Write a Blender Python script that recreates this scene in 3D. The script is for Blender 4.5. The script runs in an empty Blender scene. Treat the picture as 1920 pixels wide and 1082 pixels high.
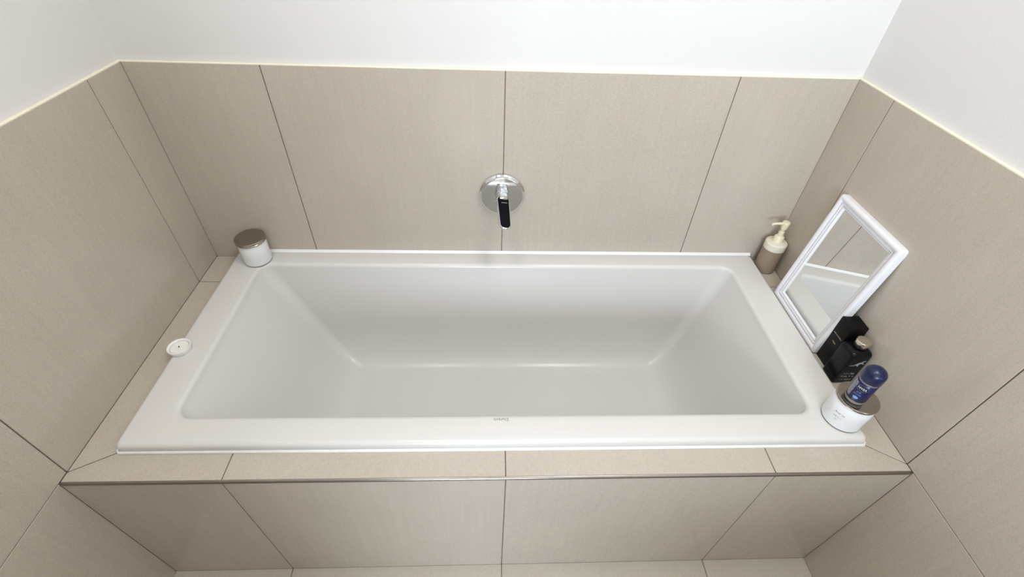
import bpy, bmesh, math, random
from mathutils import Vector, Matrix

random.seed(4)
scene = bpy.context.scene
C = scene.collection

# ------------------------------------------------------------------ camera
cam_data = bpy.data.cameras.new('camera')
cam_data.sensor_width = 36.0
cam_data.lens = 881.1 / 1920.0 * 36.0
cam_data.clip_start = 0.02
cam = bpy.data.objects.new('camera', cam_data)
C.objects.link(cam)
cam.location = (-0.0322, -1.2277, 0.9861)
cam.rotation_euler = (0.8298, -0.0323, -0.0291)
scene.camera = cam

# ------------------------------------------------------------------ world, light, exposure
world = bpy.data.worlds.new('daylight')
scene.world = world
world.use_nodes = True
wbg = world.node_tree.nodes['Background']
wbg.inputs['Color'].default_value = (0.75, 0.86, 1.0, 1)
wbg.inputs['Strength'].default_value = 1.0

scene.view_settings.view_transform = 'Standard'
scene.view_settings.look = 'None'
scene.view_settings.gamma = 1.0
scene.view_settings.use_curve_mapping = False
scene.view_settings.exposure = 0.10

# room: x along the bath, y towards the back wall (y = 0), z = 0 on the tiled ledge
XL, XR = -0.9264, 0.9127
ZT = 0.596            # top of the tiling
ZF = -0.542           # floor
ZC = 2.30             # ceiling
YR = -3.80            # wall behind the photographer
YP = -0.757           # tiled panel below the bath
YLA, YLB = -0.125, -0.731
YRA, YRB = -0.139, -0.736
WIN = (-0.80, 0.30, 0.30, 1.40)            # rear window: x0, x1, z0, z1
WIN_POWER = 68.0
SKY = ((-0.66, -0.27, -1.25, -0.55, 0.75), (0.29, 0.76, -1.25, -0.55, 1.40))   # two roof lights: x0, x1, y0, y1, share
SKY_POWER = 9.6
def daylight(loc, rot, sx, sy, power, col):
    ld = bpy.data.lights.new('window_daylight', 'AREA')
    ld.shape = 'RECTANGLE'
    ld.size, ld.size_y, ld.energy, ld.color = sx, sy, power, col
    lo = bpy.data.objects.new('window_daylight', ld)
    C.objects.link(lo)
    lo.location, lo.rotation_euler = loc, rot
daylight(((WIN[0] + WIN[1]) / 2, YR + 0.012, (WIN[2] + WIN[3]) / 2), (math.radians(90), 0, 0), WIN[1] - WIN[0] - 0.08, WIN[3] - WIN[2] - 0.08, WIN_POWER, (0.76, 0.87, 1.0))
for x0, x1, y0, y1, share in SKY:
    daylight(((x0 + x1) / 2, (y0 + y1) / 2, ZC - 0.004), (0, 0, 0), x1 - x0 - 0.06, y1 - y0 - 0.06, SKY_POWER * share, (1.0, 0.985, 0.95))

# ------------------------------------------------------------------ helpers
def obj(name, bm, mat, parent=None, loc=None, smooth=False):
    me = bpy.data.meshes.new(name)
    bm.to_mesh(me)
    bm.free()
    return obj_me(name, me, mat, parent, loc, smooth)

def obj_me(name, me, mat, parent=None, loc=None, smooth=False):
    o = bpy.data.objects.new(name, me)
    if mat is not None and not me.materials:
        me.materials.append(mat)
    if smooth:
        me.polygons.foreach_set('use_smooth', [True] * len(me.polygons))
    C.objects.link(o)
    if loc is not None:
        o.location = loc
    if parent is not None:
        o.parent = parent
    return o

def thing(name, label, cat, loc=(0, 0, 0), rotz=0.0, group=None):
    o = bpy.data.objects.new(name, None)
    o.empty_display_size = 0.05
    C.objects.link(o)
    o.location = loc
    o.rotation_euler = (0, 0, rotz)
    tag(o, label, cat, group)
    return o

def tag(o, label, cat, group=None):
    o['label'] = label
    o['category'] = cat
    if group:
        o['group'] = group
    return o

def struct(o, label, cat):
    o['kind'] = 'structure'
    o['label'] = label
    o['category'] = cat
    return o

def add_box(bm, x0, x1, y0, y1, z0, z1):
    v = [bm.verts.new(p) for p in ((x0, y0, z0), (x1, y0, z0), (x1, y1, z0), (x0, y1, z0),
                                   (x0, y0, z1), (x1, y0, z1), (x1, y1, z1), (x0, y1, z1))]
    for f in ((3, 2, 1, 0), (4, 5, 6, 7), (0, 1, 5, 4), (1, 2, 6, 5), (2, 3, 7, 6), (3, 0, 4, 7)):
        bm.faces.new([v[i] for i in f])
    return v

def box(x0, x1, y0, y1, z0, z1, bevel=0.0, seg=1):
    bm = bmesh.new()
    add_box(bm, x0, x1, y0, y1, z0, z1)
    if bevel:
        bmesh.ops.bevel(bm, geom=bm.edges[:], offset=bevel, segments=seg, affect='EDGES', profile=0.5)
    return bm

def prism(pts, z0, z1, bevel=0.0):
    bm = bmesh.new()
    a = [bm.verts.new((x, y, z0)) for x, y in pts]
    b = [bm.verts.new((x, y, z1)) for x, y in pts]
    n = len(pts)
    bm.faces.new(a[::-1])
    bm.faces.new(b)
    for i in range(n):
        bm.faces.new((a[i], a[(i + 1) % n], b[(i + 1) % n], b[i]))
    bmesh.ops.recalc_face_normals(bm, faces=bm.faces[:])
    if bevel:
        bmesh.ops.bevel(bm, geom=bm.edges[:], offset=bevel, segments=1, affect='EDGES', profile=0.5)
    return bm

def lathe(profile, seg=48, close=False):
    """profile: list of (radius, height) from bottom to top, turned round the z axis"""
    bm = bmesh.new()
    rings = []
    for r, z in profile:
        if r < 1e-6:
            rings.append([bm.verts.new((0, 0, z))])
        else:
            rings.append([bm.verts.new((r * math.cos(2 * math.pi * i / seg), r * math.sin(2 * math.pi * i / seg), z)) for i in range(seg)])
    for a, b in zip(rings, rings[1:]):
        for i in range(seg):
            j = (i + 1) % seg
            if len(a) == 1 and len(b) == 1:
                continue
            if len(a) == 1:
                bm.faces.new((a[0], b[j], b[i]))
            elif len(b) == 1:
                bm.faces.new((a[i], a[j], b[0]))
            else:
                bm.faces.new((a[i], a[j], b[j], b[i]))
    bmesh.ops.recalc_face_normals(bm, faces=bm.faces[:])
    return bm

def arc(cx, cz, r, a0, a1, n):
    return [(cx + r * math.cos(math.radians(a0 + (a1 - a0) * i / n)), cz + r * math.sin(math.radians(a0 + (a1 - a0) * i / n))) for i in range(n + 1)]

def sharp(o, deg=35):
    """smooth shading that keeps the hard edges"""
    me = o.data
    me.polygons.foreach_set('use_smooth', [True] * len(me.polygons))
    bm = bmesh.new()
    bm.from_mesh(me)
    for e in bm.edges:
        if len(e.link_faces) == 2:
            e.smooth = e.calc_face_angle(0) < math.radians(deg)
    bm.to_mesh(me)
    bm.free()
    return o

def text_mesh(body, size, width=None):
    cu = bpy.data.curves.new('lettering', 'FONT')
    cu.body = body
    cu.size = size
    cu.align_x = 'CENTER'
    cu.align_y = 'CENTER'
    to = bpy.data.objects.new('lettering', cu)
    C.objects.link(to)
    dg = bpy.context.evaluated_depsgraph_get()
    dg.update()
    me = bpy.data.meshes.new_from_object(to.evaluated_get(dg))
    bpy.data.objects.remove(to)
    bpy.data.curves.remove(cu)
    if width:
        xs = [v.co.x for v in me.vertices]
        k = width / (max(xs) - min(xs))
        m = (max(xs) + min(xs)) / 2
        for v in me.vertices:
            v.co.x = (v.co.x - m) * k
    me.materials.clear()
    return me

def strokes(n, width, height, seed):
    """a line of print too small to read: a row of letter-sized strokes"""
    rnd = random.Random(seed)
    bm = bmesh.new()
    step = width / n
    for i in range(n):
        if i and rnd.random() < 0.12:
            continue
        x0 = -width / 2 + i * step
        x1 = x0 + step * 0.72
        h = height * rnd.choice((0.7, 0.7, 1.0))
        t = min(step * 0.25, height * 0.28)
        rects = [(x0, x0 + t, -height / 2, -height / 2 + h)]
        k = rnd.randrange(3)
        if k != 1:
            rects.append((x1 - t, x1, -height / 2, -height / 2 + height * 0.7))
        rects.append((x0 + t, x1 - t, -height / 2, -height / 2 + t) if k else (x0 + t, x1 - t, height * 0.2 - t, height * 0.2))
        for a, b, c, d in rects:
            bm.faces.new([bm.verts.new(p) for p in ((a, c, 0), (b, c, 0), (b, d, 0), (a, d, 0))])
    me = bpy.data.meshes.new('print')
    bm.to_mesh(me)
    bm.free()
    return me

def wrap(me, r, ang, z):
    """wrap a flat mesh (x right, y up) round a cylinder of radius r, centred on the angle ang"""
    for v in me.vertices:
        a = ang + v.co.x / r
        v.co = Vector((r * math.cos(a), r * math.sin(a), z + v.co.y))
    return me

def patch(r, ang, half, z0, z1, n=24):
    """curved strip on a cylinder"""
    bm = bmesh.new()
    lo, hi = [], []
    for i in range(n + 1):
        a = ang - half + 2 * half * i / n
        lo.append(bm.verts.new((r * math.cos(a), r * math.sin(a), z0)))
        hi.append(bm.verts.new((r * math.cos(a), r * math.sin(a), z1)))
    for i in range(n):
        bm.faces.new((lo[i], lo[i + 1], hi[i + 1], hi[i]))
    return bm

# ------------------------------------------------------------------ materials
def srgb(r, g, b):
    f = lambda c: (c / 255 / 12.92) if c / 255 <= 0.04045 else ((c / 255 + 0.055) / 1.055) ** 2.4
    return (f(r), f(g), f(b), 1)

def mat(name, col, rough=0.5, metal=0.0, spec=0.5, coat=0.0, bump=None, vary=None, trans=0.0, ior=None, coat_rough=0.05):
    m = bpy.data.materials.new(name)
    m.use_nodes = True
    nt = m.node_tree
    b = nt.nodes['Principled BSDF']
    b.inputs['Base Color'].default_value = col
    b.inputs['Roughness'].default_value = rough
    b.inputs['Metallic'].default_value = metal
    b.inputs['Specular IOR Level'].default_value = spec
    b.inputs['Coat Weight'].default_value = coat
    b.inputs['Coat Roughness'].default_value = coat_rough
    b.inputs['Transmission Weight'].default_value = trans
    if ior:
        b.inputs['IOR'].default_value = ior
    if vary or bump:
        tc = nt.nodes.new('ShaderNodeTexCoord')
    if vary:
        sc, amt = vary
        n = nt.nodes.new('ShaderNodeTexNoise')
        n.inputs['Scale'].default_value = sc
        n.inputs['Detail'].default_value = 4
        nt.links.new(tc.outputs['Object'], n.inputs['Vector'])
        mr = nt.nodes.new('ShaderNodeMapRange')
        mr.inputs['From Min'].default_value = 0.3
        mr.inputs['From Max'].default_value = 0.7
        mr.inputs['To Min'].default_value = 1 - amt
        mr.inputs['To Max'].default_value = 1 + amt
        nt.links.new(n.outputs['Fac'], mr.inputs['Value'])
        h = nt.nodes.new('ShaderNodeHueSaturation')
        h.inputs['Color'].default_value = col
        nt.links.new(mr.outputs['Result'], h.inputs['Value'])
        nt.links.new(h.outputs['Color'], b.inputs['Base Color'])
    if bump:
        sc, st = bump
        n = nt.nodes.new('ShaderNodeTexNoise')
        n.inputs['Scale'].default_value = sc
        n.inputs['Detail'].default_value = 3
        nt.links.new(tc.outputs['Object'], n.inputs['Vector'])
        bp = nt.nodes.new('ShaderNodeBump')
        bp.inputs['Strength'].default_value = st
        bp.inputs['Distance'].default_value = 0.002
        nt.links.new(n.outputs['Fac'], bp.inputs['Height'])
        nt.links.new(bp.outputs['Normal'], b.inputs['Normal'])
    return m

def tile_material(name, col, rough):
    """porcelain tile: fine streaks along local z, small speckle, slight tile-to-tile variation"""
    m = bpy.data.materials.new(name)
    m.use_nodes = True
    nt = m.node_tree
    N, L = nt.nodes, nt.links
    b = N['Principled BSDF']
    tc = N.new('ShaderNodeTexCoord')
    oi = N.new('ShaderNodeObjectInfo')
    off = N.new('ShaderNodeVectorMath'); off.operation = 'MULTIPLY_ADD'
    L.new(oi.outputs['Random'], off.inputs[0])
    off.inputs[1].default_value = (17.0, 23.0, 31.0)
    L.new(tc.outputs['Object'], off.inputs[2])
    mp = N.new('ShaderNodeMapping')
    mp.inputs['Scale'].default_value = (1.0, 1.0, 0.045)
    L.new(off.outputs['Vector'], mp.inputs['Vector'])
    streak = N.new('ShaderNodeTexNoise')
    streak.inputs['Scale'].default_value = 95
    streak.inputs['Detail'].default_value = 5
    L.new(mp.outputs['Vector'], streak.inputs['Vector'])
    cloud = N.new('ShaderNodeTexNoise')
    cloud.inputs['Scale'].default_value = 5
    cloud.inputs['Detail'].default_value = 4
    L.new(off.outputs['Vector'], cloud.inputs['Vector'])
    speck = N.new('ShaderNodeTexNoise')
    speck.inputs['Scale'].default_value = 420
    speck.inputs['Detail'].default_value = 2
    L.new(off.outputs['Vector'], speck.inputs['Vector'])
    def rng(src, lo, hi):
        r = N.new('ShaderNodeMapRange')
        r.inputs['From Min'].default_value = 0.3
        r.inputs['From Max'].default_value = 0.7
        r.inputs['To Min'].default_value = lo
        r.inputs['To Max'].default_value = hi
        L.new(src, r.inputs['Value'])
        return r.outputs['Result']
    def mul(a, c):
        x = N.new('ShaderNodeMath'); x.operation = 'MULTIPLY'
        L.new(a, x.inputs[0]); L.new(c, x.inputs[1])
        return x.outputs['Value']
    v = mul(mul(rng(streak.outputs['Fac'], 0.976, 1.024), rng(cloud.outputs['Fac'], 0.975, 1.025)), rng(speck.outputs['Fac'], 0.93, 1.07))
    h = N.new('ShaderNodeHueSaturation')
    h.inputs['Color'].default_value = col
    L.new(v, h.inputs['Value'])
    grain = N.new('ShaderNodeMix')               # coloured mineral grain
    grain.data_type = 'RGBA'
    grain.blend_type = 'OVERLAY'
    grain.inputs[0].default_value = 0.16
    gn = N.new('ShaderNodeTexNoise')
    gn.inputs['Scale'].default_value = 260
    gn.inputs['Detail'].default_value = 3
    L.new(off.outputs['Vector'], gn.inputs['Vector'])
    L.new(h.outputs['Color'], grain.inputs[6])
    L.new(gn.outputs['Color'], grain.inputs[7])
    L.new(grain.outputs[2], b.inputs['Base Color'])
    b.inputs['Roughness'].default_value = rough
    b.inputs['Specular IOR Level'].default_value = 0.5
    bp = N.new('ShaderNodeBump')
    bp.inputs['Strength'].default_value = 0.05
    bp.inputs['Distance'].default_value = 0.001
    L.new(speck.outputs['Fac'], bp.inputs['Height'])
    L.new(bp.outputs['Normal'], b.inputs['Normal'])
    return m

M = {}
M['plaster'] = mat('white_plaster', (0.745, 0.726, 0.708, 1), 0.9, spec=0.2, bump=(260, 0.12))
M['ceiling'] = mat('ceiling_paint', (0.84, 0.84, 0.83, 1), 0.95, spec=0.1, bump=(200, 0.1))
M['tile'] = tile_material('beige_porcelain', srgb(189, 179, 165), 0.18)
M['floor_tile'] = tile_material('beige_floor_porcelain', srgb(190, 182, 168), 0.2)
M['grout'] = mat('grey_grout', srgb(140, 127, 116), 0.9, spec=0.2, vary=(60, 0.08))
M['caulk'] = mat('cream_caulk', srgb(240, 234, 212), 0.55, vary=(40, 0.03))
M['acrylic'] = mat('white_sanitary_acrylic', (0.69, 0.672, 0.642, 1), 0.23, spec=0.38, vary=(3, 0.006))
M['silicone'] = mat('white_silicone', (0.86, 0.86, 0.85, 1), 0.3, vary=(50, 0.02))
M['mark'] = mat('grey_print', srgb(120, 118, 114), 0.4, vary=(60, 0.05))
M['profile'] = mat('satin_metal_profile', srgb(150, 144, 136), 0.28, metal=1.0, vary=(30, 0.04))
M['chrome'] = mat('polished_chrome', (0.74, 0.75, 0.76, 1), 0.05, metal=1.0, vary=(20, 0.01))
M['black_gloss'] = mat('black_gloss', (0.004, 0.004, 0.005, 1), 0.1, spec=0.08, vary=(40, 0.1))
M['lid'] = mat('nickel_lid', srgb(166, 159, 150), 0.18, metal=1.0, vary=(150, 0.03))
M['jar'] = mat('white_glazed_glass', (0.83, 0.845, 0.85, 1), 0.12, spec=0.5, vary=(8, 0.012))
M['wax'] = mat('white_wax', (0.86, 0.84, 0.78, 1), 0.45, vary=(40, 0.03))
M['cup'] = mat('white_candle_cup', (0.87, 0.86, 0.83, 1), 0.3, vary=(30, 0.02))
M['wick'] = mat('burnt_wick', (0.03, 0.025, 0.02, 1), 0.9, vary=(90, 0.2))
M['taupe'] = mat('taupe_ceramic', srgb(146, 128, 108), 0.42, bump=(500, 0.2), vary=(240, 0.07))
M['cream'] = mat('cream_plastic', srgb(232, 222, 192), 0.32, vary=(30, 0.02))
M['collar'] = mat('offwhite_collar', srgb(228, 222, 206), 0.35, vary=(30, 0.02))
M['frame'] = mat('white_lacquer', (0.83, 0.82, 0.84, 1), 0.22, spec=0.5, vary=(20, 0.01))
M['mirror'] = mat('mirror_glass', (0.90, 0.92, 0.92, 1), 0.015, metal=1.0, vary=(10, 0.004))
M['backing'] = mat('grey_board', srgb(120, 112, 104), 0.8, vary=(60, 0.06))
M['carton'] = mat('black_carton', (0.006, 0.0055, 0.0055, 1), 0.38, spec=0.14, vary=(80, 0.15))
M['flacon'] = mat('black_lacquered_glass', (0.005, 0.005, 0.007, 1), 0.16, spec=0.2, vary=(60, 0.15))
M['silver_cap'] = mat('champagne_silver', srgb(214, 206, 190), 0.2, metal=1.0, vary=(60, 0.03))
M['grey_print'] = mat('pale_grey_print', srgb(150, 160, 168), 0.4, vary=(60, 0.08))
M['carton_print'] = mat('beige_print', srgb(190, 182, 160), 0.4, vary=(60, 0.05))
M['blue'] = mat('dark_blue_plastic', srgb(15, 24, 66), 0.28, spec=0.5, vary=(40, 0.05))
M['label_blue'] = mat('blue_label', srgb(18, 25, 78), 0.3, vary=(90, 0.12))
M['label_navy'] = mat('navy_label', srgb(14, 18, 52), 0.3, vary=(60, 0.1))
M['label_silver'] = mat('silver_label', srgb(150, 150, 160), 0.3, metal=0.6, vary=(220, 0.2))
M['glass_ring'] = mat('grey_glass', srgb(170, 170, 160), 0.1, spec=0.6, trans=0.35, ior=1.45, vary=(40, 0.04))
M['white_print'] = mat('white_print', (0.85, 0.86, 0.88, 1), 0.4, vary=(60, 0.02))
M['cyan_print'] = mat('pale_blue_print', srgb(120, 165, 215), 0.4, vary=(60, 0.05))
M['window_frame'] = mat('white_window_frame', (0.8, 0.8, 0.8, 1), 0.35, vary=(20, 0.02))
M['glass'] = mat('window_glass', (1, 1, 1, 1), 0.0, trans=1.0, ior=1.45, vary=(5, 0.002))

# ------------------------------------------------------------------ structure: walls, floor, ceiling
BED, TH, G = 0.010, 0.003, 0.00125      # depth of tiling, tile thickness over the grout, half a joint

def tile_box(parent, x0, x1, y0, y1, z0, z1, m, cache={}):
    """one tile; alike sizes share their mesh"""
    k = (round(x1 - x0, 4), round(y1 - y0, 4), round(z1 - z0, 4), m.name)
    if k not in cache:
        hx, hy, hz = k[0] / 2, k[1] / 2, k[2] / 2
        bm = box(-hx, hx, -hy, hy, -hz, hz, 0.0006)
        me = bpy.data.meshes.new('tile')
        bm.to_mesh(me); bm.free()
        me.materials.append(m)
        cache[k] = me
    return obj_me('tile', cache[k], None, parent, ((x0 + x1) / 2, (y0 + y1) / 2, (z0 + z1) / 2))

# back wall
wb = struct(obj('wall_back', box(XL - 0.2, XR + 0.2, BED, 0.2, ZF, ZC), M['plaster']),
            'white plastered back wall above a row of large beige tiles', 'wall')
obj('grout_bed', box(XL - BED, XR + BED, TH, BED - 0.0002, -0.05, ZT - 0.001), M['grout'], wb)
bx = (XL, -0.6, 0.0, 0.6, XR)
for i in range(4):
    tile_box(wb, bx[i] + (G if i else 0), bx[i + 1] - (G if i < 3 else 0), 0.0, TH, -0.004, ZT, M['tile'])

# side walls
for side, name, ys, lab in ((-1, 'wall_left', (0.0, YLA, YLB, YLB - 0.6, YLB - 1.2, YLB - 1.8, YLB - 2.4, YR), 'white plastered left wall above large beige tiles'),
                            (1, 'wall_right', (0.0, YRA, YRB, YRB - 0.6, YRB - 1.2, YRB - 1.8, YRB - 2.4, YR), 'white plastered right wall above large beige tiles')):
    X = XL if side < 0 else XR
    a, b = sorted((X + side * BED, X + side * 0.2))
    w = struct(obj(name, box(a, b, YR - 0.1, BED, ZF, ZC), M['plaster']), lab, 'wall')
    a, b = sorted((X + side * TH, X + side * (BED - 0.0002)))
    obj('grout_bed', box(a, b, YR, TH, ZF, ZT - 0.001), M['grout'], w)
    a, b = sorted((X, X + side * TH))
    for i in range(len(ys) - 1):
        y1, y0 = ys[i] - (G if i else 0), ys[i + 1] + G
        tile_box(w, a, b, y0, y1, 0.0002 if i < 2 else G, ZT, M['tile'])
        if ys[i + 1] < YP:
            tile_box(w, a, b, y0, min(y1, YP), ZF, -G, M['tile'])

# caulked top edge of the tiling
def edge_bead(name, x0, x1, y0, y1, lab):
    return struct(obj(name, box(x0, x1, y0, y1, ZT - 0.001, ZT + 0.0022, 0.0008), M['caulk']), lab, 'trim')
edge_bead('trim_1', XL - 0.001, XR + 0.001, 0.0012, BED, 'thin cream bead along the top of the back tiles')
edge_bead('trim_2', XL - BED, XL - 0.0012, YR, BED, 'thin cream bead along the top of the left tiles')
edge_bead('trim_3', XR + 0.0012, XR + BED, YR, BED, 'thin cream bead along the top of the right tiles')

# wall behind the photographer, with a window
def ring(bm, axis, x0, x1, z0, z1, f, a, b):
    for r in ((x0, x0 + f, z0, z1), (x1 - f, x1, z0, z1), (x0 + f, x1 - f, z0, z0 + f), (x0 + f, x1 - f, z1 - f, z1)):
        if axis == 'y':
            add_box(bm, r[0], r[1], a, b, r[2], r[3])
        else:
            add_box(bm, r[0], r[1], r[2], r[3], a, b)
x0, x1, z0, z1 = WIN
ya, yb = YR - 0.2, YR
bm = bmesh.new()
add_box(bm, XL - 0.2, XR + 0.2, ya, yb, ZF, z0)
add_box(bm, XL - 0.2, XR + 0.2, ya, yb, z1, ZC)
add_box(bm, XL - 0.2, x0, ya, yb, z0, z1)
add_box(bm, x1, XR + 0.2, ya, yb, z0, z1)
struct(obj('wall_rear', bm, M['plaster']), 'white plastered wall with a window behind the viewer', 'wall')
f = 0.04
bm = bmesh.new()
ring(bm, 'y', x0, x1, z0, z1, f, YR - 0.06, YR - 0.01)
w = struct(obj('window_1', bm, M['window_frame']), 'white framed window in the wall behind the viewer', 'window')
obj('pane', box(x0 + f, x1 - f, YR - 0.045, YR - 0.04, z0 + f, z1 - f), M['glass'], w)

# ceiling with two roof lights
bm = bmesh.new()
(a0, a1, y0, y1, _), (b0, b1, _, _, _) = SKY
add_box(bm, XL - 0.2, XR + 0.2, YR - 0.2, y0, ZC, ZC + 0.1)
add_box(bm, XL - 0.2, XR + 0.2, y1, 0.2, ZC, ZC + 0.1)
add_box(bm, XL - 0.2, a0, y0, y1, ZC, ZC + 0.1)
add_box(bm, a1, b0, y0, y1, ZC, ZC + 0.1)
add_box(bm, b1, XR + 0.2, y0, y1, ZC, ZC + 0.1)
struct(obj('ceiling', bm, M['ceiling']), 'flat white ceiling over the bathroom', 'ceiling')
f = 0.03
for k, (x0, x1, y0, y1, sh) in enumerate(SKY):
    bm = bmesh.new()
    ring(bm, 'z', x0, x1, y0, y1, f, ZC + 0.002, ZC + 0.06)
    w = struct(obj('window_%d' % (k + 2), bm, M['window_frame']), ('narrow roof light left of the ceiling centre', 'wider roof light right of the ceiling centre')[k], 'window')
    obj('pane', box(x0 + f, x1 - f, y0 + f, y1 - f, ZC + 0.03, ZC + 0.035), M['glass'], w)
fl = struct(obj('floor', box(XL - 0.2, XR + 0.2, YR - 0.2, 0.2, ZF - 0.1, ZF - TH), M['grout']), 'floor of large beige tiles in front of the bath', 'floor')
fy = (YP, YP - 0.45, YP - 1.05, YP - 1.65, YP - 2.25, YR)
for j in range(5):
    for i in range(4):
        tile_box(fl, bx[i] + (G if i else 0), bx[i + 1] - (G if i < 3 else 0), fy[j + 1] + G, fy[j] - (G if j else 0), ZF - TH, ZF, M['floor_tile'])

# unseen wall stub, added to keep rear window light off the left side
struct(obj('wall_light_block', box(XL, -0.33, -1.80, -1.68, ZF, ZC), M['plaster']), 'unseen white wall added behind the viewer to block window light', 'wall')

struct(obj('wall_low_light_block', box(0.10, XR, -2.10, -1.95, ZF, 0.33), M['plaster']), 'unseen low white wall added behind the viewer to shade the front panel', 'wall')  # added out of view to darken the right of the bath panel

# tiled surround that carries the bath
TXL, TXR, TYF = -0.848, 0.842, -0.688      # outline of the bath
bm = bmesh.new()
add_box(bm, XL, XR, YP + TH, -0.72, ZF, -TH)
add_box(bm, XL, XR, -0.72, -0.66, -0.05, -TH)
add_box(bm, XL, -0.80, -0.66, 0.0, -0.05, -TH)
add_box(bm, 0.80, XR, -0.66, 0.0, -0.05, -TH)
wf = struct(obj('wall_front', bm, M['grout']), 'low tiled surround and ledge built round the white bath', 'wall')
for i in range(4):
    tile_box(wf, bx[i] + (G if i else 0.0005), bx[i + 1] - (G if i < 3 else 0.0005), YP, YP + TH, ZF, -0.0062, M['tile'])
inn = 0.022                                # tiles run a little under the rim of the bath
g = G
e = 0.0045                                 # width of the metal profile on the front edge
yi = TYF + inn
def mitre(pts):
    obj('tile', prism(pts, -TH, 0.0, 0.0005), M['tile'], wf)
mitre([(XL + 0.0005, YP + e), (-0.6 - g, YP + e), (-0.6 - g, yi), (TXL + inn, yi), (TXL, TYF - g), (XL + 0.0005, YLB - g)])
mitre([(-0.6 + g, YP + e), (-g, YP + e), (-g, yi), (-0.6 + g, yi)])
mitre([(g, YP + e), (0.6 - g, YP + e), (0.6 - g, yi), (g, yi)])
mitre([(0.6 + g, YP + e), (XR - 0.0005, YP + e), (XR - 0.0005, YRB - g), (TXR, TYF - g), (TXR - inn, yi), (0.6 + g, yi)])
mitre([(XL + 0.0005, YLB + g), (TXL, TYF + g), (TXL + inn, yi + 2 * g), (TXL + inn, YLA - g), (XL + 0.0005, YLA - g)])
mitre([(XL + 0.0005, YLA + g), (TXL + inn, YLA + g), (TXL + inn, -0.001), (XL + 0.0005, -0.001)])
mitre([(XR - 0.0005, YRB + g), (XR - 0.0005, YRA - g), (TXR - inn, YRA - g), (TXR - inn, yi + 2 * g), (TXR, TYF + g)])
mitre([(XR - 0.0005, YRA + g), (XR - 0.0005, -0.001), (TXR - inn, -0.001), (TXR - inn, YRA + g)])
# quarter-round metal profile on the front edge
bm = bmesh.new()
pr = [(YP + e, 0.0)] + [(YP + 0.0040 + 0.0052 * math.cos(math.radians(a)), -0.0052 + 0.0053 * math.sin(math.radians(a))) for a in range(90, 181, 15)] + [(YP - 0.0012, -0.0062), (YP + e, -0.0062)]
va = [bm.verts.new((XL + 0.0006, y, z)) for y, z in pr]
vb = [bm.verts.new((XR - 0.0006, y, z)) for y, z in pr]
for i in range(len(pr)):
    j = (i + 1) % len(pr)
    bm.faces.new((va[i], vb[i], vb[j], va[j]))
bm.faces.new(va); bm.faces.new(vb[::-1])
bmesh.ops.recalc_face_normals(bm, faces=bm.faces[:])
sharp(obj('edge_profile', bm, M['profile'], wf))['label'] = 'satin metal edge strip'

# ------------------------------------------------------------------ bathtub
def rrect(x0, x1, y0, y1, r, n=10):
    pts = []
    for cx, cy, a0 in ((x1 - r, y1 - r, 0), (x0 + r, y1 - r, 90), (x0 + r, y0 + r, 180), (x1 - r, y0 + r, 270)):
        for i in range(n + 1):
            a = math.radians(a0 + 90 * i / n)
            pts.append((cx + r * math.cos(a), cy + r * math.sin(a)))
    return pts

ZR = 0.025
tub = thing('bathtub', 'white rectangular acrylic bathtub set into the tiled ledge', 'bathtub', (0, 0, 0))
OUT = (TXL, TXR, TYF, -0.0025)
TOP = (-0.752, 0.742, -0.614, -0.071)
BOT = (-0.560, 0.610, -0.565, -0.105)
ZB = -0.385
loops = []
def loop(rect, inset, r, z):
    x0, x1, ya, yb = rect
    loops.append([(x, y, z) for x, y in rrect(x0 + inset, x1 - inset, ya + inset, yb - inset, max(r, 0.002))])
loop(OUT, 0.003, 0.010, 0.0012)
loop(OUT, 0.0, 0.012, 0.004)
loop(OUT, 0.0, 0.012, ZR - 0.011)
for a in (20, 40, 60, 75, 90):
    loop(OUT, 0.011 * (1 - math.cos(math.radians(a))), 0.012, ZR - 0.011 + 0.011 * math.sin(math.radians(a)))
def lerp_rect(t):
    return tuple(a + (b - a) * t for a, b in zip(TOP, BOT))
rr = 0.012
for a in (90, 75, 60, 45, 30, 15, 4):
    ar = math.radians(a)
    o_ = rr * (1 - math.cos(ar))
    loop(TOP, -o_, 0.034 + o_, ZR - rr + rr * math.sin(ar))
zt = ZR - rr
def wall_pt(t):
    return t, zt + (ZB - zt) * t
for t in (0.03, 0.1, 0.2, 0.3, 0.4, 0.5, 0.62):
    loop(lerp_rect(t), 0.0, 0.034 - 0.004 * t, wall_pt(t)[1])
t0, z0 = wall_pt(0.62)
ins = 0.085
for k in range(1, 15):                       # soft fillet from the walls into the floor
    s = k / 14
    t = (1 - s) ** 2 * t0 + (1 - (1 - s) ** 2)
    z = (1 - s) ** 2 * z0 + 2 * s * (1 - s) * ZB + s * s * ZB
    loop(lerp_rect(t), ins * s * s, 0.031 - 0.012 * s * s, z)
loop(lerp_rect(1), ins + 0.03, 0.016, ZB - 0.0005)
loop(lerp_rect(1), ins + 0.10, 0.01, ZB - 0.002)
bm = bmesh.new()
rings = [[bm.verts.new(p) for p in lp] for lp in loops]
n = len(rings[0])
for a, b in zip(rings, rings[1:]):
    for i in range(n):
        j = (i + 1) % n
        bm.faces.new((a[i], a[j], b[j], b[i]))
bm.faces.new(rings[-1])
bmesh.ops.recalc_face_normals(bm, faces=bm.faces[:])
shell = obj('tub_shell', bm, M['acrylic'], tub, smooth=True)

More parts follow.
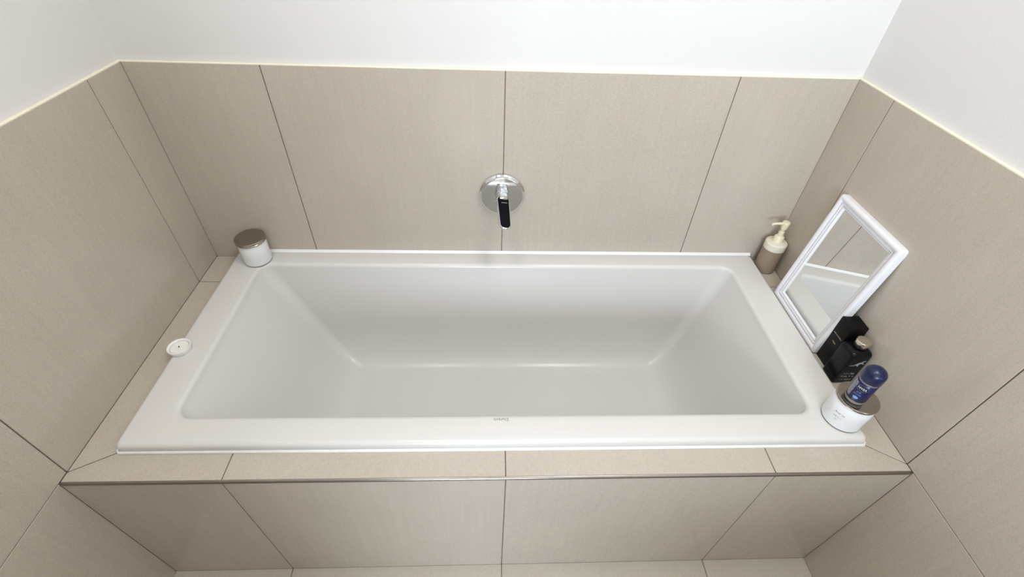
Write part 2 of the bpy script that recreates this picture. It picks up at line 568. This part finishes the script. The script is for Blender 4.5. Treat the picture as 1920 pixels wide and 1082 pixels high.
def bead(name, path, r, m, parent, closed=False):
    """half-round bead swept along a horizontal path"""
    bm = bmesh.new()
    rs = []
    k = 8
    for i, p in enumerate(path):
        p = Vector(p)
        d = (Vector(path[min(i + 1, len(path) - 1)]) - Vector(path[max(i - 1, 0)])).normalized()
        s = d.cross(Vector((0, 0, 1))).normalized()
        rs.append([bm.verts.new(p + s * (r * math.cos(2 * math.pi * q / k)) + Vector((0, 0, r * math.sin(2 * math.pi * q / k)))) for q in range(k)])
    for a, b in zip(rs, rs[1:]):
        for q in range(k):
            bm.faces.new((a[q], a[(q + 1) % k], b[(q + 1) % k], b[q]))
    bm.faces.new(rs[0]); bm.faces.new(rs[-1][::-1])
    bmesh.ops.recalc_face_normals(bm, faces=bm.faces[:])
    return obj(name, bm, m, parent, smooth=True)
bead('silicone_bead', [(TXL - 0.0005, -0.02, 0.001), (TXL - 0.0005, TYF + 0.004, 0.001), (TXL + 0.004, TYF - 0.0015, 0.001),
                       (TXR - 0.004, TYF - 0.0015, 0.001), (TXR + 0.0005, TYF + 0.004, 0.001), (TXR + 0.0005, -0.02, 0.001)], 0.0042, M['silicone'], tub)
bm = bmesh.new()                            # sealant cove along the back wall
cv = [(-0.0004, ZR + 0.0055), (-0.0022, ZR + 0.0048), (-0.0055, ZR + 0.0018), (-0.0095, ZR - 0.0002), (-0.0060, ZR - 0.006), (-0.0004, ZR - 0.010)]
va = [bm.verts.new((TXL + 0.003, y, z)) for y, z in cv]
vb = [bm.verts.new((TXR - 0.003, y, z)) for y, z in cv]
for i in range(len(cv)):
    j = (i + 1) % len(cv)
    bm.faces.new((va[i], vb[i], vb[j], va[j]))
bm.faces.new(va); bm.faces.new(vb[::-1])
bmesh.ops.recalc_face_normals(bm, faces=bm.faces[:])
sharp(obj('silicone_bead', bm, M['silicone'], tub), 50)
lm = text_mesh('Duravit', 0.011, 0.034)
for v in lm.vertices:                       # reads from inside the bath
    v.co = Vector((-v.co.x - 0.0095, -v.co.y - 0.6285, ZR + 0.0003))
obj_me('brand_mark', lm, M['mark'], tub)['label'] = 'small grey lettering'

# ------------------------------------------------------------------ wall mixer
mx = thing('wall_mixer', 'round chrome bath mixer with a dark reflection put on its lever on the back wall', 'faucet', (-0.003, 0.0, 0.2475))
def to_wall(bm):                            # lathe axis z -> -y
    bmesh.ops.rotate(bm, verts=bm.verts[:], cent=(0, 0, 0), matrix=Matrix.Rotation(math.radians(90), 3, 'X'))
    return bm
sharp(obj('wall_plate', to_wall(lathe([(0.0, 0.0005), (0.0670, 0.0005), (0.0675, 0.001), (0.0675, 0.0110)] + arc(0.0660, 0.0110, 0.0015, 0, 60, 3)
      + [(0.0640, 0.0155), (0.0618, 0.0190), (0.0605, 0.0198), (0.058, 0.0202), (0.0, 0.0204)], 72)), M['chrome'], mx), 25)
ZK = 0.006
def off(bm, x, y, z):
    bmesh.ops.translate(bm, verts=bm.verts[:], vec=(x, y, z)); return bm
sharp(obj('sleeve', off(to_wall(lathe([(0.0, 0.0195), (0.0225, 0.0195), (0.0225, 0.034), (0.0215, 0.035), (0.0, 0.035)], 48)), 0, 0, ZK), M['chrome'], mx), 30)
sharp(obj('neck_ring', off(to_wall(lathe([(0.0, 0.035), (0.0195, 0.035), (0.0195, 0.040), (0.0215, 0.041), (0.0220, 0.043), (0.0215, 0.045), (0.0195, 0.046), (0.0195, 0.0475), (0.0, 0.0475)], 48)), 0, 0, ZK), M['chrome'], mx), 40)
sharp(obj('cartridge_cap', off(to_wall(lathe([(0.0, 0.0475), (0.0205, 0.0475), (0.0210, 0.049), (0.0210, 0.062), (0.0195, 0.066), (0.014, 0.068), (0.0, 0.0685)], 48)), 0, 0, ZK), M['chrome'], mx), 40)
# lever: flat bar with rounded ends, sloping out from the wall
def stadium(w, l, n=10, w2=None):
    w2 = w2 or w
    pts = [(w / 2 * math.cos(math.radians(a)), w / 2 * math.sin(math.radians(a))) for a in [180 * i / n for i in range(n + 1)]]
    pts += [(w2 / 2 * math.cos(math.radians(a)), -l + w2 / 2 * math.sin(math.radians(a)) * 0.8) for a in [180 + 180 * i / n for i in range(n + 1)]]
    return pts
lev = obj('lever', prism(stadium(0.037, 0.082, 12, 0.033), -0.007, 0.005, 0.0014), M['chrome'], mx)
sharp(lev, 30)
lev.location = (0.0015, -0.0680, 0.0150)
lev.rotation_euler = (math.radians(22), math.radians(10), math.radians(8.5))
lf = obj('lever_dark_reflection', prism(stadium(0.0325, 0.082, 12, 0.0285), 0.0042, 0.0056, 0.0003), M['black_gloss'], lev)  # black plate stands in for the dark reflection in the chrome lever
lf['label'] = 'dark reflection on the lever, built as a black face'
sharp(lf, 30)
sharp(obj('marker', box(-0.006, 0.011, -0.010, -0.0085, 0.0054, 0.0059), M['chrome'], lev), 30)

# ------------------------------------------------------------------ candle jars
def candle_jar(label, loc, rotz, front, h=0.086, r=0.0405, lip=0.003, lh=0.012, prints=()):
    """white jar with a metal lid; front is the angle of the lettering"""
    t = thing('candle_jar', label, 'candle', loc, rotz, 'white candle jars with metal lids')
    hb = h - lh
    j = obj('jar_body', lathe([(0.0, 0.0012), (r - 0.008, 0.0)] + arc(r - 0.006, 0.006, 0.006, -80, 0, 6) + [(r, hb * 0.5), (r, hb - 0.001), (r - 0.001, hb), (0.0, hb)], 64), M['jar'], t)
    sharp(j, 50)
    obj('base_line', lathe([(r - 0.0050, 0.0002), (r - 0.0012, 0.0002), (r - 0.0007, 0.0022), (r - 0.0045, 0.0022)], 64), M['backing'], j)
    rl = r + lip
    lid = obj('lid', lathe([(0.0, hb), (rl - 0.002, hb), (rl, hb + 0.001), (rl, hb + lh * 0.30), (rl - 0.0010, hb + lh * 0.38), (rl - 0.0010, hb + lh * 0.50), (rl, hb + lh * 0.58), (rl, h - 0.0015),
                                  (rl - 0.0008, h - 0.0004), (rl - 0.002, h), (rl - 0.006, h - 0.0004), (0.0, h - 0.0004)], 72), M['lid'], t)
    sharp(lid, 30)
    lid['label'] = 'polished nickel lid'
    for dz, s, n_ in prints:
        tm = wrap(strokes(n_, s * n_ * 0.62, s, n_), r + 0.0003, front, hb * 0.5 + dz)
        obj_me('print', tm, M['mark'], j)
    return t
candle_jar('white candle jar with grey metal lid in the back left bath corner', (-0.768, -0.0475, ZR + 0.0003), 0.0, math.radians(-60), h=0.088, r=0.041)
candle_jar('white candle jar with metal lid carrying the blue deodorant', (0.803, -0.6295, ZR + 0.0003), 0.0, math.radians(-150), h=0.083, r=0.0435, lip=0.0008, lh=0.007,
           prints=((0.010, 0.0036, 10), (-0.002, 0.0024, 13), (-0.010, 0.0020, 5)))

# ------------------------------------------------------------------ tealight
tl = thing('tealight', 'small round white tealight on the left rim of the bath', 'candle', (-0.832, -0.4165, ZR + 0.0003))
sharp(obj('cup', lathe([(0.0, 0.0), (0.0225, 0.0), (0.0250, 0.001), (0.0272, 0.0115), (0.0275, 0.0128), (0.0268, 0.0135), (0.0245, 0.0132), (0.0232, 0.0118), (0.0222, 0.0085), (0.0, 0.0080)], 56), M['cup'], tl), 50)
wx = obj('wax', lathe([(0.0, 0.0081), (0.0215, 0.0081), (0.0222, 0.0092), (0.019, 0.0094), (0.006, 0.0090), (0.0, 0.0091)], 40), M['wax'], tl, smooth=True)
obj('wick', lathe([(0.0, 0.0085), (0.0011, 0.0085), (0.0012, 0.0128), (0.0, 0.0132)], 10), M['wick'], tl, smooth=True)

# ------------------------------------------------------------------ soap dispenser
sd = thing('soap_dispenser', 'taupe soap dispenser with cream pump in the back right corner', 'soap dispenser', (0.8775, -0.045, 0.0003))
rb = 0.0325
sharp(obj('bottle', lathe([(0.0, 0.0), (rb - 0.006, 0.0)] + arc(rb - 0.0045, 0.0045, 0.0045, -80, 0, 5) + [(rb, 0.05), (rb, 0.0885), (0.0, 0.0885)], 64), M['taupe'], sd), 40)
sharp(obj('collar', lathe([(0.0, 0.0885), (rb + 0.0004, 0.0885), (rb + 0.0006, 0.090), (rb + 0.0004, 0.108)] + arc(rb - 0.0036, 0.108, 0.004, 0, 75, 5) + [(0.020, 0.1140), (0.0, 0.1155)], 64), M['collar'], sd), 45)
pump = obj('pump_head', lathe([(0.0, 0.1135), (0.0165, 0.1135), (0.0165, 0.118), (0.0150, 0.120), (0.0150, 0.130), (0.0125, 0.134), (0.0085, 0.136), (0.0085, 0.150), (0.0060, 0.151), (0.0060, 0.160),
                               (0.0088, 0.162), (0.0100, 0.170), (0.0112, 0.180), (0.0112, 0.1845), (0.0100, 0.186), (0.0, 0.1865)], 40), M['cream'], sd)
sharp(pump, 45)
bm = bmesh.new()                              # spout pointing over the bath
rings = []
for x, z, r in ((0.004, 0.1795, 0.0048), (-0.014, 0.1800, 0.0044), (-0.032, 0.1795, 0.0040), (-0.040, 0.1780, 0.0037), (-0.044, 0.1745, 0.0034)):
    rings.append([bm.verts.new((x, r * math.cos(2 * math.pi * q / 12), z + r * math.sin(2 * math.pi * q / 12))) for q in range(12)])
for a, b in zip(rings, rings[1:]):
    for q in range(12):
        bm.faces.new((a[q], a[(q + 1) % 12], b[(q + 1) % 12], b[q]))
bm.faces.new(rings[0]); bm.faces.new(rings[-1][::-1])
bmesh.ops.recalc_face_normals(bm, faces=bm.faces[:])
sp = obj('spout', bm, M['cream'], pump, smooth=True)

# ------------------------------------------------------------------ mirror leaning against the right wall
MW, MH, MT = 0.250, 0.362, 0.021
tilt = math.atan2(0.040, 0.362)
mr = thing('framed_mirror', 'small white framed mirror leaning against the right wall tiles', 'mirror', (0.853 + 0.001, -0.289, 0.0012))
# local: x across the thickness (front at 0, back at MT), y width, z height; leaned by rotating about y
mr.rotation_euler = (0, tilt, 0)
prof = [(0.0, MT), (0.0, 0.006), (0.0012, 0.003), (0.004, 0.0008), (0.008, 0.0), (0.0125, 0.0012), (0.0150, 0.0042), (0.0155, 0.0062), (0.0185, 0.0062), (0.0192, 0.0042), (0.0215, 0.0042),
        (0.0222, 0.0085), (0.0245, 0.0085), (0.0252, 0.0065), (0.0275, 0.0070), (0.0285, 0.0125), (0.0285, MT)]
bm = bmesh.new()
rings = []
for u, d in prof:
    rr_ = max(0.007 - u, 0.0004)
    rings.append([bm.verts.new((d, y, z)) for y, z in rrect(-MW / 2 + u, MW / 2 - u, u, MH - u, rr_, 5)])
n = len(rings[0])
for a, b in zip(rings, rings[1:] + rings[:1]):
    for i in range(n):
        j = (i + 1) % n
        bm.faces.new((a[i], a[j], b[j], b[i]))
bmesh.ops.recalc_face_normals(bm, faces=bm.faces[:])
sharp(obj('frame', bm, M['frame'], mr), 40)
obj('mirror_glass', box(0.0115, 0.0145, -MW / 2 + 0.0275, MW / 2 - 0.0275, 0.0275, MH - 0.0275), M['mirror'], mr)['label'] = 'reflecting glass'
obj('back_board', box(0.0150, 0.0190, -MW / 2 + 0.0275, MW / 2 - 0.0275, 0.0275, MH - 0.0275), M['backing'], mr)

# ------------------------------------------------------------------ black carton
ct = thing('perfume_carton', 'tall black carton with tiny pale lettering beside the framed mirror', 'box', (0.8895, -0.4355, 0.0003))
sharp(obj('carton_body', box(-0.0215, 0.0215, -0.0215, 0.0235, 0.0, 0.148, 0.0008, 2), M['carton'], ct), 30)
obj('carton_flap', box(-0.0205, 0.0205, -0.0205, 0.0225, 0.1478, 0.1486, 0.0003), M['carton'], ct)
def side_print(me, y, z, x, parent, m):       # lettering on a face that looks to -x, reading up towards +y
    for v in me.vertices:
        v.co = Vector((x, y - v.co.x, z + v.co.y))
    return obj_me('print', me, m, parent)
side_print(strokes(12, 0.034, 0.0038, 3), 0.000, 0.098, -0.0218, ct, M['carton_print'])
side_print(strokes(4, 0.014, 0.0046, 5), -0.002, 0.075, -0.0218, ct, M['carton_print'])

# ------------------------------------------------------------------ black flacon with silver cap
fc = thing('perfume_bottle', 'black square perfume bottle with a silver cap and grey leaping cat', 'perfume', (0.8835, -0.4880, 0.0003))
bm = bmesh.new()
rings = []
hw, hd = 0.0270, 0.0245
for z, k, r in ((0.0, 0.92, 0.006), (0.002, 0.985, 0.006), (0.006, 1.0, 0.006), (0.060, 1.0, 0.006), (0.103, 1.0, 0.006), (0.108, 0.985, 0.007), (0.112, 0.93, 0.008), (0.1145, 0.80, 0.010), (0.1150, 0.45, 0.008)):
    rings.append([bm.verts.new((x, y, z)) for x, y in rrect(-hw * k, hw * k, -hd * k, hd * k, r, 5)])
n = len(rings[0])
for a, b in zip(rings, rings[1:]):
    for i in range(n):
        j = (i + 1) % n
        bm.faces.new((a[i], a[j], b[j], b[i]))
bm.faces.new(rings[0][::-1]); bm.faces.new(rings[-1])
bmesh.ops.recalc_face_normals(bm, faces=bm.faces[:])
sharp(obj('flacon', bm, M['flacon'], fc), 40)
sharp(obj('neck', lathe([(0.0, 0.1145), (0.0125, 0.1145), (0.0125, 0.1195), (0.0, 0.1195)], 32), M['black_gloss'], fc, loc=(0.004, 0.002, 0)), 40)
sharp(obj('cap', lathe([(0.0, 0.1190), (0.0165, 0.1190), (0.0172, 0.1200), (0.0172, 0.1365), (0.0160, 0.1380), (0.0145, 0.1383), (0.0, 0.1383)], 48), M['silver_cap'], fc, loc=(0.004, 0.002, 0)), 35)['label'] = 'silver cap'
# leaping cat on the near face (x right, z up), a thin print
cat = [(-0.018, 0.0700), (-0.012, 0.0735), (-0.005, 0.0740), (0.000, 0.0800), (0.004, 0.0835), (0.009, 0.0850), (0.012, 0.0900), (0.017, 0.0915), (0.019, 0.0885), (0.015, 0.0865), (0.013, 0.0830),
       (0.0165, 0.0800), (0.0190, 0.0790), (0.0185, 0.0770), (0.0145, 0.0780), (0.0105, 0.0795), (0.0070, 0.0770), (0.0060, 0.0730), (0.0070, 0.0690), (0.0045, 0.0685), (0.0020, 0.0735), (-0.0035, 0.0715), (-0.0100, 0.0705)]
bm = bmesh.new()
bm.faces.new([bm.verts.new((x, -hd - 0.0003, z)) for x, z in cat])
bmesh.ops.triangulate(bm, faces=bm.faces[:])
obj('emblem', bm, M['grey_print'], fc)
for z, s, w, txt in ((0.041, 0.0080, 0.028, 5), (0.030, 0.0060, 0.034, 8), (0.017, 0.0048, 0.030, 9)):
    tm = strokes(txt, w, s, 7 * txt)
    for v in tm.vertices:
        v.co = Vector((v.co.x + 0.001, -hd - 0.0003, z + v.co.y))
    obj_me('print', tm, M['grey_print'], fc)

# ------------------------------------------------------------------ deodorant standing on the right jar
dz0 = ZR + 0.0003 + 0.083
da = math.atan2(-1.2277 + 0.632, -0.0322 - 0.79)        # towards the viewer's side of the room
do = thing('deodorant', 'dark blue roll-on deodorant standing on the right candle jar lid', 'deodorant', (0.791, -0.6320, dz0 + 0.0002))
r0 = 0.0205
body = obj('bottle', lathe([(0.0, 0.0), (r0 - 0.004, 0.0)] + arc(r0 - 0.003, 0.003, 0.003, -80, 0, 4) + [(r0, 0.03), (r0, 0.064), (r0 - 0.001, 0.068), (0.0175, 0.070), (0.0, 0.070)], 56), M['glass_ring'], do)
sharp(body, 40)
obj('label_band', lathe([(r0 + 0.0001, 0.009), (r0 + 0.0004, 0.0092), (r0 + 0.0004, 0.0645), (r0 + 0.0001, 0.0647)], 56), M['label_blue'], body, smooth=True)
obj('side_panel', patch(r0 + 0.0006, da - 0.95, 0.33, 0.014, 0.060), M['label_silver'], body, smooth=True)
obj('neck_ring', lathe([(0.0, 0.066), (r0 + 0.0002, 0.066), (r0 + 0.0006, 0.0675), (r0 + 0.0002, 0.0690), (0.0, 0.0690)], 56), M['label_silver'], do, smooth=True)
cap = [(0.0, 0.0690), (0.0212, 0.0690), (0.0218, 0.0700), (0.0218, 0.0880)] + [(0.0218 * math.cos(math.radians(a)), 0.0880 + 0.0185 * math.sin(math.radians(a))) for a in range(8, 90, 8)] + [(0.0, 0.1065)]
sharp(obj('cap', lathe(cap, 56), M['blue'], do), 40)['label'] = 'dark blue domed cap'
def ellipse_patch(a, hw_, hh, z, r, m, parent, n=28, name='logo_oval'):
    bm = bmesh.new()
    c = bm.verts.new((0, 0, 0))
    ring = [bm.verts.new((hw_ * math.cos(2 * math.pi * i / n), hh * math.sin(2 * math.pi * i / n), 0)) for i in range(n)]
    for i in range(n):
        bm.faces.new((c, ring[i], ring[(i + 1) % n]))
    me = bpy.data.meshes.new(name)
    bm.to_mesh(me); bm.free()
    wrap(me, r, a, z)
    return obj_me(name, me, m, parent, smooth=True)
ellipse_patch(da + 0.02, 0.0135, 0.0085, 0.0515, r0 + 0.0006, M['label_silver'], body)
ellipse_patch(da + 0.02, 0.0127, 0.0077, 0.0515, r0 + 0.0008, M['label_navy'], body)
obj_me('print', wrap(text_mesh('NIVEA', 0.0085, 0.0185), r0 + 0.0011, da + 0.02, 0.0515), M['white_print'], body)
obj_me('print', wrap(strokes(4, 0.010, 0.0042, 11), r0 + 0.0008, da + 0.02, 0.0385), M['cyan_print'], body)
obj_me('print', wrap(strokes(7, 0.017, 0.0034, 12), r0 + 0.0008, da + 0.02, 0.0315), M['cyan_print'], body)
ellipse_patch(da + 0.02, 0.0055, 0.0040, 0.0215, r0 + 0.0008, M['cyan_print'], body, 20, 'emblem')
